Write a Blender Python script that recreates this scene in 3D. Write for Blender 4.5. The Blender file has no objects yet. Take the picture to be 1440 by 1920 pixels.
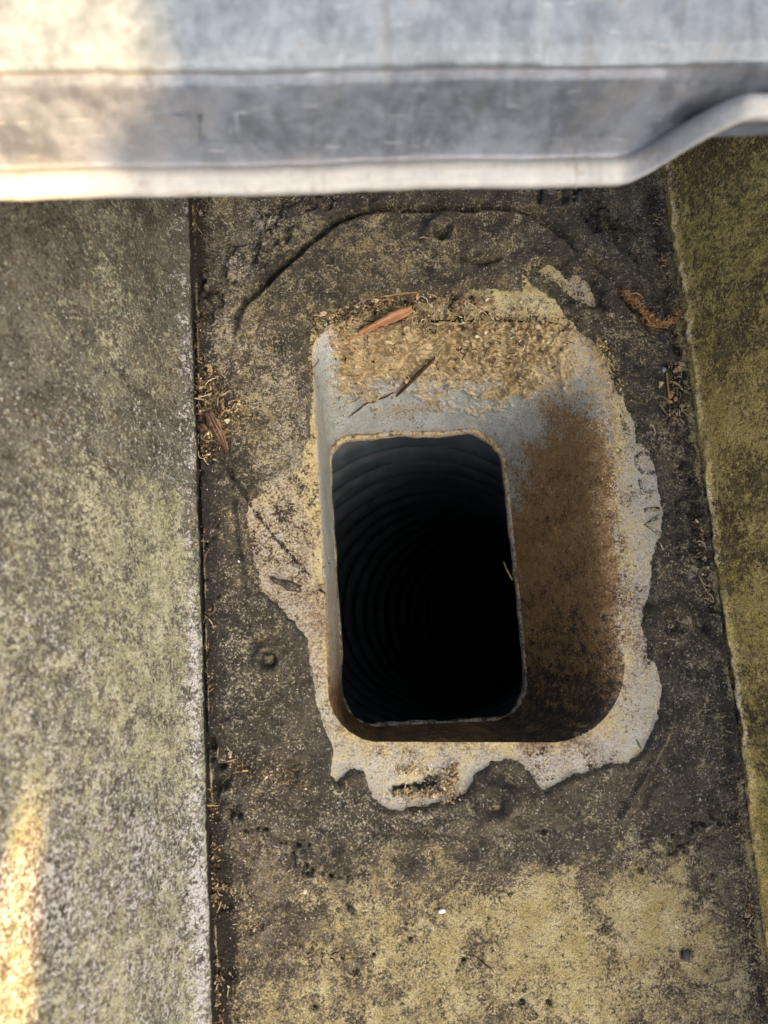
import bpy, math, random
import numpy as np
from mathutils import Matrix, Vector
random.seed(7); rng = np.random.default_rng(7)
scene = bpy.context.scene
C = scene.collection

# ------------------------------------------------------------------ camera
F = 1500.0                       # focal length in photograph pixels (1440 x 1920)
DIST = 0.227                     # metres from the lens to the gutter floor
_Y = np.array([115 - 720, -8110 - 960, F]); _Y /= np.linalg.norm(_Y)
_X = np.array([1, -0.055, 0.0]); _X[2] = -(_X[0]*_Y[0] + _X[1]*_Y[1]) / _Y[2]; _X /= np.linalg.norm(_X)
_Z = np.cross(_X, _Y)
R = np.stack([_X, _Y, _Z], 1)    # camera = R @ world
FW = R.T @ np.array([0, 0, 1.0]); CAM = -DIST * FW
right = R.T @ np.array([1.0, 0, 0]); up = R.T @ np.array([0, -1.0, 0])
cd = bpy.data.cameras.new('camera'); cam = bpy.data.objects.new('camera', cd); C.objects.link(cam)
cam.matrix_world = Matrix(((right[0], up[0], -FW[0], CAM[0]), (right[1], up[1], -FW[1], CAM[1]),
                           (right[2], up[2], -FW[2], CAM[2]), (0, 0, 0, 1)))
cd.sensor_fit = 'VERTICAL'; cd.sensor_height = 24; cd.lens = F / 1920 * 24
cd.clip_start = 0.002; cd.clip_end = 200
cd.dof.use_dof = True; cd.dof.focus_distance = 0.232
cd.dof.aperture_fstop = cd.lens / 1.9          # 1.9 mm wide pupil
scene.camera = cam

# ------------------------------------------------------------------ light
SUN_EL, SUN_AZ = math.radians(34), math.radians(-34)     # azimuth from +x towards +y
SUN = np.array([math.cos(SUN_EL)*math.cos(SUN_AZ), math.cos(SUN_EL)*math.sin(SUN_AZ), math.sin(SUN_EL)])
w = bpy.data.worlds.new('World'); scene.world = w; w.use_nodes = True
nt = w.node_tree; bg = nt.nodes['Background']
sky = nt.nodes.new('ShaderNodeTexSky'); sky.sky_type = 'NISHITA'; sky.sun_disc = False
sky.sun_elevation = SUN_EL; sky.sun_rotation = math.pi/2 - SUN_AZ
sky.dust_density = 7.0; sky.air_density = 0.3; sky.ozone_density = 0.0
nt.links.new(sky.outputs[0], bg.inputs[0]); bg.inputs[1].default_value = 0.15
sl = bpy.data.lights.new('sun', 'SUN'); sl.energy = 4.4; sl.angle = math.radians(0.53); sl.color = (1.0, 0.60, 0.25)
so = bpy.data.objects.new('sun', sl); C.objects.link(so)
so.rotation_euler = Vector(SUN).to_track_quat('Z', 'Y').to_euler()
vs = scene.view_settings; vs.view_transform = 'Standard'; vs.look = 'None'; vs.gamma = 1; vs.use_curve_mapping = False
vs.exposure = 2.45

# ------------------------------------------------------------------ helpers
def P(px, py, z=0.0):
    """world point seen at photograph pixel (px, py) at height z"""
    px, py, z = np.broadcast_arrays(np.asarray(px, float), np.asarray(py, float), np.asarray(z, float))
    d = np.stack([px - 720, py - 960, np.full(px.shape, F)], -1) @ R
    t = (z - CAM[2]) / d[..., 2]
    return CAM + t[..., None] * d
def PIX(x, y, z=0.0):
    x, y, z = np.broadcast_arrays(np.asarray(x, float), np.asarray(y, float), np.asarray(z, float))
    c = (np.stack([x, y, z], -1) - CAM) @ R.T
    return 720 + F*c[..., 0]/c[..., 2], 960 + F*c[..., 1]/c[..., 2]
def _h(i, j, s):
    n = (i.astype(np.int64)*374761393 + j.astype(np.int64)*668265263 + s*974634541) & 0xffffffff
    n = ((n ^ (n >> 13)) * 1274126177) & 0xffffffff
    n = ((n ^ (n >> 16)) * 2246822519) & 0xffffffff
    return ((n ^ (n >> 15)) & 0xffffff) / float(0xffffff)
def vn(x, y, s=0):
    x = np.asarray(x, float); y = np.asarray(y, float)
    i = np.floor(x); j = np.floor(y); fx = x - i; fy = y - j
    fx = fx*fx*fx*(fx*(fx*6 - 15) + 10); fy = fy*fy*fy*(fy*(fy*6 - 15) + 10)
    a = _h(i, j, s); b = _h(i+1, j, s); c = _h(i, j+1, s); d = _h(i+1, j+1, s)
    return (a*(1-fx) + b*fx)*(1-fy) + (c*(1-fx) + d*fx)*fy
def fbm(x, y, o=4, s=0, g=0.5):
    t = 0; a = 1; n = 0
    for k in range(o):
        t = t + a*vn(x*2.03**k + 17.3*k, y*2.03**k - 9.1*k, s + k); n += a; a *= g
    return t / n
def ss(a, b, x):
    t = np.clip((x - a) / (b - a), 0, 1); return t*t*(3 - 2*t)
def blob(px, py, cx, cy, rx, ry, ang=0):
    a = math.radians(ang); dx = px - cx; dy = py - cy
    u = dx*math.cos(a) + dy*math.sin(a); v = -dx*math.sin(a) + dy*math.cos(a)
    return np.exp(-(u/rx)**2 - (v/ry)**2)
def segd(px, py, pts):
    """distance to a polyline"""
    best = np.full(np.shape(px), 1e9)
    for (x0, y0), (x1, y1) in zip(pts[:-1], pts[1:]):
        ex, ey = x1-x0, y1-y0; t = np.clip(((px-x0)*ex + (py-y0)*ey)/(ex*ex + ey*ey + 1e-12), 0, 1)
        best = np.minimum(best, np.hypot(px - x0 - t*ex, py - y0 - t*ey))
    return best
def sdf(px, py, poly):
    """signed distance to a polygon, negative inside"""
    d = segd(px, py, list(poly) + [poly[0]]); ins = np.zeros(np.shape(px), bool); n = len(poly)
    for k in range(n):
        x0, y0 = poly[k]; x1, y1 = poly[(k+1) % n]
        if y0 == y1: continue
        c = ((y0 > py) != (y1 > py)) & (px < (x1-x0)*(py-y0)/(y1-y0) + x0); ins ^= c
    return np.where(ins, -d, d)
def smooth_poly(pts, it=2, closed=True):
    p = np.array(pts, float)
    for _ in range(it):
        q = np.roll(p, -1, 0) if closed else p[1:]
        b = p if closed else p[:-1]
        n = np.empty((2*len(b), 2)); n[0::2] = .75*b + .25*q; n[1::2] = .25*b + .75*q
        p = n if closed else np.vstack([p[:1], n, p[-1:]])
    return [tuple(v) for v in p]

def mesh_np(name, V, Q, mat, parent=None, attrs=None, smooth=True, tris=None):
    V = np.asarray(V, np.float32); me = bpy.data.meshes.new(name)
    nq = 0 if Q is None else len(Q); ntr = 0 if tris is None else len(tris)
    idx = np.concatenate(([np.asarray(Q, np.int32).ravel()] if nq else []) + ([np.asarray(tris, np.int32).ravel()] if ntr else []))
    ls = np.concatenate([np.arange(nq)*4, nq*4 + np.arange(ntr)*3]).astype(np.int32)
    me.vertices.add(len(V)); me.vertices.foreach_set('co', V.ravel())
    me.loops.add(len(idx)); me.loops.foreach_set('vertex_index', idx)
    me.polygons.add(nq + ntr); me.polygons.foreach_set('loop_start', ls)
    me.update(calc_edges=True); me.validate()
    me.polygons.foreach_set('use_smooth', np.full(len(me.polygons), smooth))
    for k, v in (attrs or {}).items():
        a = me.attributes.new(k, 'FLOAT', 'POINT'); a.data.foreach_set('value', np.asarray(v, np.float32).ravel())
    me.materials.append(mat)
    o = bpy.data.objects.new(name, me); C.objects.link(o)
    if parent is not None: o.parent = parent
    return o
def grid(name, X, Y, Z, mat, parent=None, attrs=None, keep=None, wrap=False):
    """surface over a 2-D lattice of points; keep = vertex mask (a face stays if any corner is kept)"""
    n, m = X.shape; I = np.arange(n*m).reshape(n, m)
    if wrap: J = np.roll(I, -1, 1); a, b, c, d = I[:-1], J[:-1], J[1:], I[1:]
    else: a, b, c, d = I[:-1, :-1], I[:-1, 1:], I[1:, 1:], I[1:, :-1]
    Q = np.stack([a.ravel(), b.ravel(), c.ravel(), d.ravel()], 1)
    V = np.stack([X.ravel(), Y.ravel(), Z.ravel()], 1); A = {k: v.ravel() for k, v in (attrs or {}).items()}
    if keep is not None:
        kf = keep.ravel()[Q].any(1); Q = Q[kf]
        used = np.zeros(len(V), bool); used[Q.ravel()] = True; mp = np.cumsum(used) - 1
        V = V[used]; Q = mp[Q]; A = {k: v[used] for k, v in A.items()}
    return mesh_np(name, V, Q, mat, parent, A)
def tag(o, label, cat=None, group=None, kind=None):
    if label: o['label'] = label
    if cat: o['category'] = cat
    if group: o['group'] = group
    if kind: o['kind'] = kind
    return o
def empty(name, loc=(0, 0, 0)):
    o = bpy.data.objects.new(name, None); C.objects.link(o); o.location = loc; o.empty_display_size = .01; return o
def adopt(o, root):
    """child built in world coordinates under a root that stands elsewhere"""
    o.parent = root; o.matrix_parent_inverse = Matrix.Translation(-Vector(root.location)); return o
def tube_data(pts, rad, n=6, flat=1.0, nrm=(0, 0, 1)):
    pts = [Vector(p) for p in pts]; V = []; T = []; Q = []
    if not hasattr(rad, '__len__'): rad = [rad]*len(pts)
    N = Vector(nrm)
    for i, p in enumerate(pts):
        t = (pts[min(i+1, len(pts)-1)] - pts[max(i-1, 0)]).normalized()
        s = t.cross(N).normalized(); u = s.cross(t).normalized()
        for k in range(n):
            a = 2*math.pi*k/n; V.append(p + s*rad[i]*math.cos(a) + u*rad[i]*flat*math.sin(a))
    for i in range(len(pts)-1):
        for k in range(n): Q.append((i*n+k, i*n+(k+1) % n, (i+1)*n+(k+1) % n, (i+1)*n+k))
    for b in (0, (len(pts)-1)*n):
        c = len(V); V.append(sum((Vector(V[b+k]) for k in range(n)), Vector())/n)
        for k in range(n): T.append((b+k, b+(k+1) % n, c))
    return [tuple(v) for v in V], Q, T
def tube(name, pts, rad, mat, parent=None, n=6, flat=1.0, nrm=(0, 0, 1)):
    V, Q, T = tube_data(pts, rad, n, flat, nrm); return mesh_np(name, V, Q, mat, parent, tris=T)
_phi = (1 + 5**.5)/2
_IV = np.array([(-1, _phi, 0), (1, _phi, 0), (-1, -_phi, 0), (1, -_phi, 0), (0, -1, _phi), (0, 1, _phi), (0, -1, -_phi), (0, 1, -_phi), (_phi, 0, -1), (_phi, 0, 1), (-_phi, 0, -1), (-_phi, 0, 1)])/1.902
_IF = np.array([(0, 11, 5), (0, 5, 1), (0, 1, 7), (0, 7, 10), (0, 10, 11), (1, 5, 9), (5, 11, 4), (11, 10, 2), (10, 7, 6), (7, 1, 8), (3, 9, 4), (3, 4, 2), (3, 2, 6), (3, 6, 8), (3, 8, 9), (4, 9, 5), (2, 4, 11), (6, 2, 10), (8, 6, 7), (9, 8, 1)])
def rotm():
    q = rng.normal(size=4); q /= np.linalg.norm(q); a, b, c, d = q
    return np.array([[1-2*(c*c+d*d), 2*(b*c-a*d), 2*(b*d+a*c)], [2*(b*c+a*d), 1-2*(b*b+d*d), 2*(c*d-a*b)], [2*(b*d-a*c), 2*(c*d+a*b), 1-2*(b*b+c*c)]])
class Bits:
    """many crumbs, flakes and fibres in one mesh"""
    def __init__(s): s.V = []; s.T = []; s.A = []; s.n = 0
    def add(s, V, T, tone):
        s.V.append(np.asarray(V)); s.T.append(np.asarray(T) + s.n); s.A.append(np.full(len(V), tone)); s.n += len(V)
    def crumb(s, p, r, tone):
        M = rotm() * (r*np.array([1, rng.uniform(.5, .95), rng.uniform(.35, .8)]))
        s.add((_IV*(1 + rng.uniform(-.25, .25, (12, 1)))) @ M.T + p, _IF, tone)
    def flake(s, p, r, tone, th=.12):
        M = rotm(); k = rng.uniform(.4, .9)
        a = np.sort(rng.uniform(0, 6.28, 6)); o = np.stack([np.cos(a), np.sin(a)*k], 1)*r*rng.uniform(.7, 1.1, (6, 1))
        V = np.vstack([np.c_[o, np.full(6, r*th)], np.c_[o, np.full(6, -r*th)]])
        V[:, 2] += .35*V[:, 0]**2/r
        T = [(0, i, i+1) for i in range(1, 5)] + [(6, i+7, i+6) for i in range(1, 5)] + [(i, i+6, (i+1) % 6) for i in range(6)] + [((i+1) % 6, i+6, (i+1) % 6+6) for i in range(6)]
        s.add(V @ M.T + p, T, tone)
    def fibre(s, p, L, r, tone, tilt=.25, ang=None):
        a = rng.uniform(0, 6.28) if ang is None else ang
        d = np.array([math.cos(a), math.sin(a), rng.normal()*tilt]); c = np.array([-d[1], d[0], rng.normal()*.5])*L*rng.normal()*.18
        pts = [Vector(p + d*L*(t-.5) + c*(4*t*(1-t))) for t in np.linspace(0, 1, 5)]
        V, Q, T = tube_data(pts, [r*.6, r, r, r*.8, r*.3], 4)
        TT = [(q[0], q[1], q[2]) for q in Q] + [(q[0], q[2], q[3]) for q in Q] + list(T)
        s.add(np.array(V), TT, tone)
    def build(s, name, mat, parent=None):
        return mesh_np(name, np.vstack(s.V), None, mat, parent, {'tone': np.concatenate(s.A)}, smooth=False, tris=np.vstack(s.T))

# ------------------------------------------------------------------ materials
class NT:
    def __init__(s, name):
        s.m = bpy.data.materials.new(name); s.m.use_nodes = True; s.t = s.m.node_tree; s.b = s.t.nodes['Principled BSDF']
        s.tc = s.t.nodes.new('ShaderNodeTexCoord').outputs['Object']
    def put(s, sock, v):
        if isinstance(v, bpy.types.NodeSocket): s.t.links.new(v, sock)
        elif v is not None: sock.default_value = v
    def noise(s, scale, detail=3, rough=.55, dist=0, stretch=None, color=False):
        n = s.t.nodes.new('ShaderNodeTexNoise'); n.inputs['Scale'].default_value = scale; n.inputs['Detail'].default_value = detail
        n.inputs['Roughness'].default_value = rough; n.inputs['Distortion'].default_value = dist
        v = s.tc
        if stretch:
            mp = s.t.nodes.new('ShaderNodeMapping'); mp.inputs['Scale'].default_value = stretch; s.t.links.new(v, mp.inputs[0]); v = mp.outputs[0]
        s.t.links.new(v, n.inputs['Vector'])
        if color:
            sp = s.t.nodes.new('ShaderNodeSeparateColor'); s.t.links.new(n.outputs['Color'], sp.inputs[0]); return sp.outputs[0], sp.outputs[1], sp.outputs[2]
        return n.outputs[0]
    def voro(s, scale, out='Distance', rand=1):
        n = s.t.nodes.new('ShaderNodeTexVoronoi'); n.inputs['Scale'].default_value = scale; n.inputs['Randomness'].default_value = rand
        s.t.links.new(s.tc, n.inputs['Vector']); return n.outputs[out]
    def math(s, op, a, b=0.0, clamp=False):
        n = s.t.nodes.new('ShaderNodeMath'); n.operation = op; n.use_clamp = clamp; s.put(n.inputs[0], a); s.put(n.inputs[1], b); return n.outputs[0]
    def rng(s, v, a, b, c=0.0, d=1.0, smooth=True):
        n = s.t.nodes.new('ShaderNodeMapRange'); n.interpolation_type = 'SMOOTHSTEP' if smooth else 'LINEAR'; s.put(n.inputs[0], v)
        for k, q in zip((1, 2, 3, 4), (a, b, c, d)): n.inputs[k].default_value = q
        return n.outputs[0]
    def mix(s, f, a, b):
        n = s.t.nodes.new('ShaderNodeMix'); n.data_type = 'RGBA'; s.put(n.inputs[0], f)
        for k, v in ((6, a), (7, b)): s.put(n.inputs[k], (*v, 1) if isinstance(v, tuple) and len(v) == 3 else v)
        return n.outputs[2]
    def attr(s, name):
        n = s.t.nodes.new('ShaderNodeAttribute'); n.attribute_name = name; return n.outputs['Fac']
    def spread(s, mask, n, wd=.12):
        """speckled coverage: the share covered follows the mask"""
        return s.rng(s.math('ADD', mask, n), 1-wd, 1+wd)
    def bump(s, h, dist, strength=1.0):
        n = s.t.nodes.new('ShaderNodeBump'); n.inputs['Distance'].default_value = dist; n.inputs['Strength'].default_value = strength
        s.put(n.inputs['Height'], h); s.t.links.new(n.outputs[0], s.b.inputs['Normal'])
    def done(s, col, rough=.8, spec=.3):
        s.put(s.b.inputs['Base Color'], (*col, 1) if isinstance(col, tuple) else col); s.put(s.b.inputs['Roughness'], rough)
        s.b.inputs['Specular IOR Level'].default_value = spec; return s.m

def st(n, k=2.4):     # stretch a Blender noise to about 0..1
    return lambda s: s.math('ADD', s.math('MULTIPLY', s.math('SUBTRACT', n, .5), k), .5)
def weathered(name, base, base2, lich=((.54, .47, .25), (.38, .305, .115)), grey=(.30, .29, .26), rust=((.20, .095, .035), (.10, .05, .02)),
              dark=(.022, .018, .012), glint=.5, fine=1500, bumpd=.00045, rough=.85, spec=.25, pale=None, grainy=1.0):
    s = NT(name)
    big = st(s.noise(150, 4), 2.2)(s)
    a, b, c = [st(v, 3.1)(s) for v in s.noise(fine, 5, .66, color=True)]
    g = st(s.noise(fine*3.1, 2, .6), 2.4)(s)
    a2 = s.math('ADD', s.math('MULTIPLY', a, .62), s.math('MULTIPLY', g, .38))
    mid = [s.math('MULTIPLY', s.math('SUBTRACT', v, .5), 1.3) for v in s.noise(430, 4, .6, .3, color=True)]
    at = lambda n_, i: s.math('ADD', s.attr(n_), mid[i])
    col = s.mix(s.rng(s.math('ADD', s.math('MULTIPLY', big, .55), s.math('MULTIPLY', a2, .6)), .3, .85), base, base2)
    if pale: col = s.mix(s.attr('pale'), col, s.mix(a2, pale[0], pale[1]))
    col = s.mix(s.spread(at('grey', 0), b, .22), col, grey)
    col = s.mix(s.math('MULTIPLY', s.spread(at('rust', 1), c, .35), 1), col, s.mix(b, rust[0], rust[1]))
    col = s.mix(s.math('MULTIPLY', s.spread(at('lichen', 2), a2, .30), .88), col, s.mix(s.rng(s.math('ADD', s.math('MULTIPLY', big, .6), s.math('MULTIPLY', b, .4)), .25, .75), lich[0], lich[1]))
    col = s.mix(s.spread(at('dark', 1), s.math('ADD', s.math('MULTIPLY', c, .6), s.math('MULTIPLY', g, .4)), .2), col, dark)
    grain = st(s.noise(fine*2.3, 3, .7), 3.4)(s)
    mm = s.t.nodes.new('ShaderNodeMix'); mm.data_type = 'RGBA'; mm.blend_type = 'MULTIPLY'; mm.inputs[0].default_value = 1
    s.put(mm.inputs[6], col); cb = s.t.nodes.new('ShaderNodeCombineColor'); gv = s.rng(grain, -.1, 1.1, 1 - .66*grainy, 1 + .66*grainy, False)
    for q_ in range(3): s.put(cb.inputs[q_], gv)
    s.put(mm.inputs[7], cb.outputs[0]); col = mm.outputs[2]
    # pale specks painted into the colour as tiny wet glints
    vd = s.voro(fine*.9); vc = s.t.nodes.new('ShaderNodeSeparateColor'); s.t.links.new(s.voro(fine*.9, 'Color'), vc.inputs[0])
    gl = s.math('MULTIPLY', s.rng(vc.outputs[0], 1-.10*glint, 1-.10*glint+.01), s.rng(vd, .30, .18))
    col = s.mix(s.math('MULTIPLY', gl, .85), col, (.62, .58, .46))
    h = s.math('ADD', s.math('MULTIPLY', a, .7), s.math('MULTIPLY', g, .3)); s.bump(h, bumpd, .9)
    return s.done(col, s.rng(a2, 0, 1, rough-.15, min(1, rough+.12)), spec)

M_floor = weathered('grimy_gutter_floor', (.040, .033, .022), (.160, .137, .088), glint=.9)
M_seal = weathered('bitumen_sealant', (.022, .019, .011), (.094, .081, .048), grey=(.42, .39, .29), glint=.8, rough=.58, spec=.5, bumpd=.0007)
M_flange = weathered('pale_outlet_flange', (.29, .275, .21), (.44, .425, .345), rust=((.24, .165, .085), (.14, .095, .05)), glint=.2, bumpd=.00018, grainy=.5)
M_throat = weathered('stained_outlet_throat', (.23, .265, .245), (.36, .395, .365), rust=((.27, .165, .058), (.125, .072, .024)), lich=((.58, .46, .23), (.42, .30, .12)), glint=.2, bumpd=.0002, rough=.55, spec=.4, grainy=.6, pale=((.36, .32, .23), (.50, .46, .36)))
M_lwall = weathered('lichen_speckled_wall', (.050, .050, .036), (.122, .120, .088), lich=((.43, .43, .295), (.27, .28, .15)), grey=(.40, .40, .38), glint=.25, fine=1150, bumpd=.0003, grainy=.7)
M_rwall = weathered('ochre_algae_wall', (.10, .074, .028), (.20, .155, .06), lich=((.66, .53, .18), (.49, .38, .10)), grey=(.68, .61, .36), glint=.3, fine=1050)

def m_sheet():
    s = NT('weathered_galvanised_sheet')
    a = st(s.noise(110, 6, .68, .6, (1, .45, .45)), 2.6)(s); b = st(s.noise(330, 5, .65), 2.4)(s); c = s.noise(1100, 4); d = st(s.noise(45, 4, .6), 2.4)(s)
    tone = s.math('ADD', s.math('MULTIPLY', a, .6), s.math('MULTIPLY', b, .4))
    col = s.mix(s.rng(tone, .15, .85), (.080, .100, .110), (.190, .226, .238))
    col = s.mix(s.attr('face'), col, s.mix(s.rng(tone, .15, .85), (.062, .073, .086), (.145, .168, .193)))  # sloping face coloured darker, standing in for its shade
    col = s.mix(s.math('MULTIPLY', s.rng(d, .5, .95), .45), col, (.175, .172, .150))
    col = s.mix(s.math('MULTIPLY', s.rng(s.math('ADD', s.math('MULTIPLY', b, .6), s.math('MULTIPLY', d, .4)), .64, .92), .65), col, (.115, .105, .095))
    col = s.mix(s.math('MULTIPLY', s.attr('edge'), s.rng(b, -.3, .9, 1, .6)), col, (.36, .352, .305))
    col = s.mix(s.math('MULTIPLY', s.attr('edge'), s.rng(s.noise(420, 5, .65), .55, .70)), col, (.25, .225, .175))
    col = s.mix(s.spread(s.attr('dark'), c, .3), col, (.14, .125, .11))
    dr = st(s.noise(150, 4, .6, .2, (1, .12, .12)), 2.6)(s)      # run marks down the slope
    col = s.mix(s.math('MULTIPLY', s.rng(dr, .68, 1.0), .5), col, (.10, .095, .085))
    sc = s.noise(700, 3, .6, .0, (.18, 1.6, 1.6))
    col = s.mix(s.math('MULTIPLY', s.rng(sc, .64, .72), .45), col, (.42, .44, .45))
    s.bump(s.math('ADD', s.math('MULTIPLY', b, .7), s.math('MULTIPLY', c, .3)), .0004, .5)
    return s.done(col, s.rng(b, 0, 1, .36, .60), .5)
M_sheet = m_sheet()
def m_simple(name, a, b, scale=900, rough=.8, spec=.3, stretch=None, bump=.0002):
    s = NT(name); n = st(s.noise(scale, 4, .6, 0, stretch), 2.2)(s); s.bump(n, bump, .8); return s.done(s.mix(n, a, b), rough, spec)
def m_tone(name, cols):
    s = NT(name); n = s.t.nodes.new('ShaderNodeValToRGB'); r = n.color_ramp
    while len(r.elements) < len(cols): r.elements.new(.5)
    for i, (e, c) in enumerate(zip(r.elements, cols)): e.position = i/(len(cols)-1); e.color = (*c, 1)
    t = s.math('ADD', s.attr('tone'), s.math('MULTIPLY', s.math('SUBTRACT', s.noise(2500, 3), .5), .45))
    s.put(n.inputs[0], t); return s.done(n.outputs[0], .9, .2)
M_bits = m_tone('plant_litter', [(.018, .013, .009), (.065, .044, .027), (.18, .125, .06), (.40, .30, .145), (.55, .48, .31)])
M_pipe = m_simple('black_corrugated_plastic', (.022, .030, .032), (.060, .080, .083), 120, .46, .3)
M_bark = m_tone('orange_bark', [(.05, .024, .014), (.15, .064, .030), (.26, .125, .058), (.36, .23, .125)])
M_bark2 = m_tone('tan_bark', [(.06, .035, .018), (.22, .13, .055), (.40, .27, .12), (.48, .37, .20)])
M_leaf = m_tone('dry_brown_leaf', [(.025, .014, .009), (.075, .042, .025), (.15, .09, .05), (.26, .19, .115)])
M_twig = m_simple('dark_twig', (.09, .055, .03), (.035, .022, .014), 900, .9, .2)
M_white = m_simple('white_grit', (.75, .75, .74), (.6, .6, .6), 1500, .6)
M_black = m_simple('black_grit', (.02, .02, .022), (.05, .05, .052), 1500, .6)
M_straw = m_simple('dry_straw', (.30, .25, .10), (.20, .16, .06), 1500, .7)
M_seed = m_simple('tan_seed_husk', (.44, .27, .13), (.27, .15, .07), 1200, .7)
M_plaster = m_simple('rough_render', (.42, .38, .32), (.52, .47, .40), 40, .9, .2, None, .002)

# ------------------------------------------------------------------ plan of the gutter (photograph pixels on the floor plane)
XL, XR = -.0520, .0945
OUTLINE = smooth_poly([(440, 610), (520, 530), (610, 448), (660, 420), (720, 412), (960, 408), (1005, 425), (1060, 470), (1140, 550), (1225, 650), (1250, 760), (1262, 1000), (1270, 1250), (1262, 1380), (1200, 1480), (1100, 1540), (900, 1565), (700, 1540), (580, 1470), (520, 1380), (480, 1200), (450, 1000), (430, 800)], 1)
EXPO = [(1040, 560), (1100, 640), (1135, 720), (1160, 745), (1183, 790), (1190, 835), (1212, 850), (1228, 900), (1238, 960), (1234, 1000), (1222, 1030), (1214, 1045), (1216, 1075), (1211, 1110), (1202, 1150), (1200, 1175), (1207, 1200), (1206, 1235), (1226, 1252), (1235, 1300), (1226, 1350), (1203, 1398), (1175, 1425), (1130, 1431), (1075, 1448), (1040, 1465), (1015, 1478), (1000, 1455), (985, 1435), (965, 1421), (945, 1417), (915, 1424), (892, 1448), (878, 1470), (868, 1484), (850, 1492), (830, 1498), (780, 1508), (735, 1516), (708, 1503), (694, 1480), (690, 1458), (682, 1444), (665, 1438), (648, 1445), (632, 1462), (622, 1450), (627, 1410), (612, 1370), (600, 1330), (590, 1270), (578, 1200), (555, 1165), (520, 1130), (492, 1105), (482, 1060), (470, 1010), (464, 965), (480, 935), (515, 915), (545, 900), (572, 860), (586, 800), (583, 700), (580, 640), (583, 600), (640, 590), (700, 572), (800, 566), (868, 556), (880, 545), (930, 545), (985, 548)]
PATCH1 = [(975, 517), (985, 518), (1010, 540), (1040, 565), (1060, 580), (1000, 590), (975, 560)]
PATCH2 = [(995, 512), (1015, 503), (1030, 496), (1050, 508), (1062, 520), (1080, 515), (1105, 535), (1118, 560), (1124, 586), (1100, 585), (1060, 560), (1030, 535)]
LETTER_STRIP = [(1185, 830), (1225, 840), (1240, 960), (1236, 1000), (1200, 990)]
HOLE_C = P(870, 1000)
def rrect(cs, rad, n):
    """rounded quad: cs = 4 world corners (TL, TR, BR, BL), n points with equal counts per corner"""
    cs = np.array(cs)[:, :2]; out = []
    q = n//4
    for k in range(4):
        c = cs[k]; a = cs[k-1]-c; b = cs[(k+1) % 4]-c; r = rad[k]
        la, lb = np.linalg.norm(a), np.linalg.norm(b); a, b = a/la, b/lb
        nc = int(q*.45); ns = q-nc
        t = np.linspace(0, 1, nc, endpoint=False)[:, None]
        # superelliptic corner
        th = t*math.pi/2
        out.append(c + a*r*(1-np.sin(th)) + b*r*(1-np.cos(th)))
        s0 = c + b*r; nx = cs[(k+1) % 4]; s1 = nx - b*rad[(k+1) % 4]
        out.append(s0 + (s1-s0)*np.linspace(0, 1, ns, endpoint=False)[:, None])
    return np.vstack(out)
NR = 720
OUT_C = [P(582, 604), P(1140, 604), P(1176, 1392), P(620, 1390)]; OUT_R = (.011, .022, .022, .013)
IN_Z = -.045
IN_C = [P(616, 818, IN_Z), P(938, 806, IN_Z), P(992, 1347, IN_Z), P(646, 1364, IN_Z)]; IN_R = (.008, .012, .013, .011)
ro = rrect(OUT_C, OUT_R, NR); ri = rrect(IN_C, IN_R, NR)
hole_px = [tuple(v) for v in np.stack(PIX(ro[::6, 0], ro[::6, 1]), 1)]

def flange_z(px, py):
    """height of the thin flange plate over the floor"""
    return .0011*np.ones(np.shape(px))
RIVETS = [(822, 456, 26), (925, 1503, 34), (1252, 1168, 32), (505, 1235, 24), (590, 1000, 0)]
PITS = [(1135, 1741, 9), (1286, 1788, 11), (660, 1707, 7), (515, 1240, 14), (1035, 1555, 6), (1062, 1547, 7), (980, 1878, 6), (1030, 1880, 7), (1250, 1244, 9), (1245, 1228, 7), (430, 1825, 14), (425, 1700, 12), (668, 1820, 6), (700, 1790, 5), (770, 1760, 4), (1320, 1180, 10), (1343, 1245, 8), (1320, 1268, 7), (590, 1890, 7), (470, 1745, 6), (1276, 872, 9), (1340, 1640, 6), (870, 1800, 5), (1200, 1630, 6), (1080, 1520, 5)]
def ground(px, py, um, vm, pit=1.0):
    """relief shared by floor and sealant, in metres; um, vm in millimetres"""
    z = 1.0*.0007*(fbm(um*.09, vm*.09, 4, 3) - .5) + .00075*(fbm(um*.55, vm*.55, 4, 11, .6) - .5) + .00016*(vn(um*2.3, vm*2.3, 31) - .5)
    rg = blob(px, py, 450, 1270, 90, 260) + .6*blob(px, py, 430, 1750, 50, 200) + .5*blob(px, py, 560, 1650, 200, 80)
    z = z + rg*.0008*(fbm(um*1.0, vm*1.0, 3, 21, .6) - .55)
    for x, y, r in PITS: z = z - pit*.0011*np.exp(-(((px-x)**2 + (py-y)**2)/r**2)**2)
    return z
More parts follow.
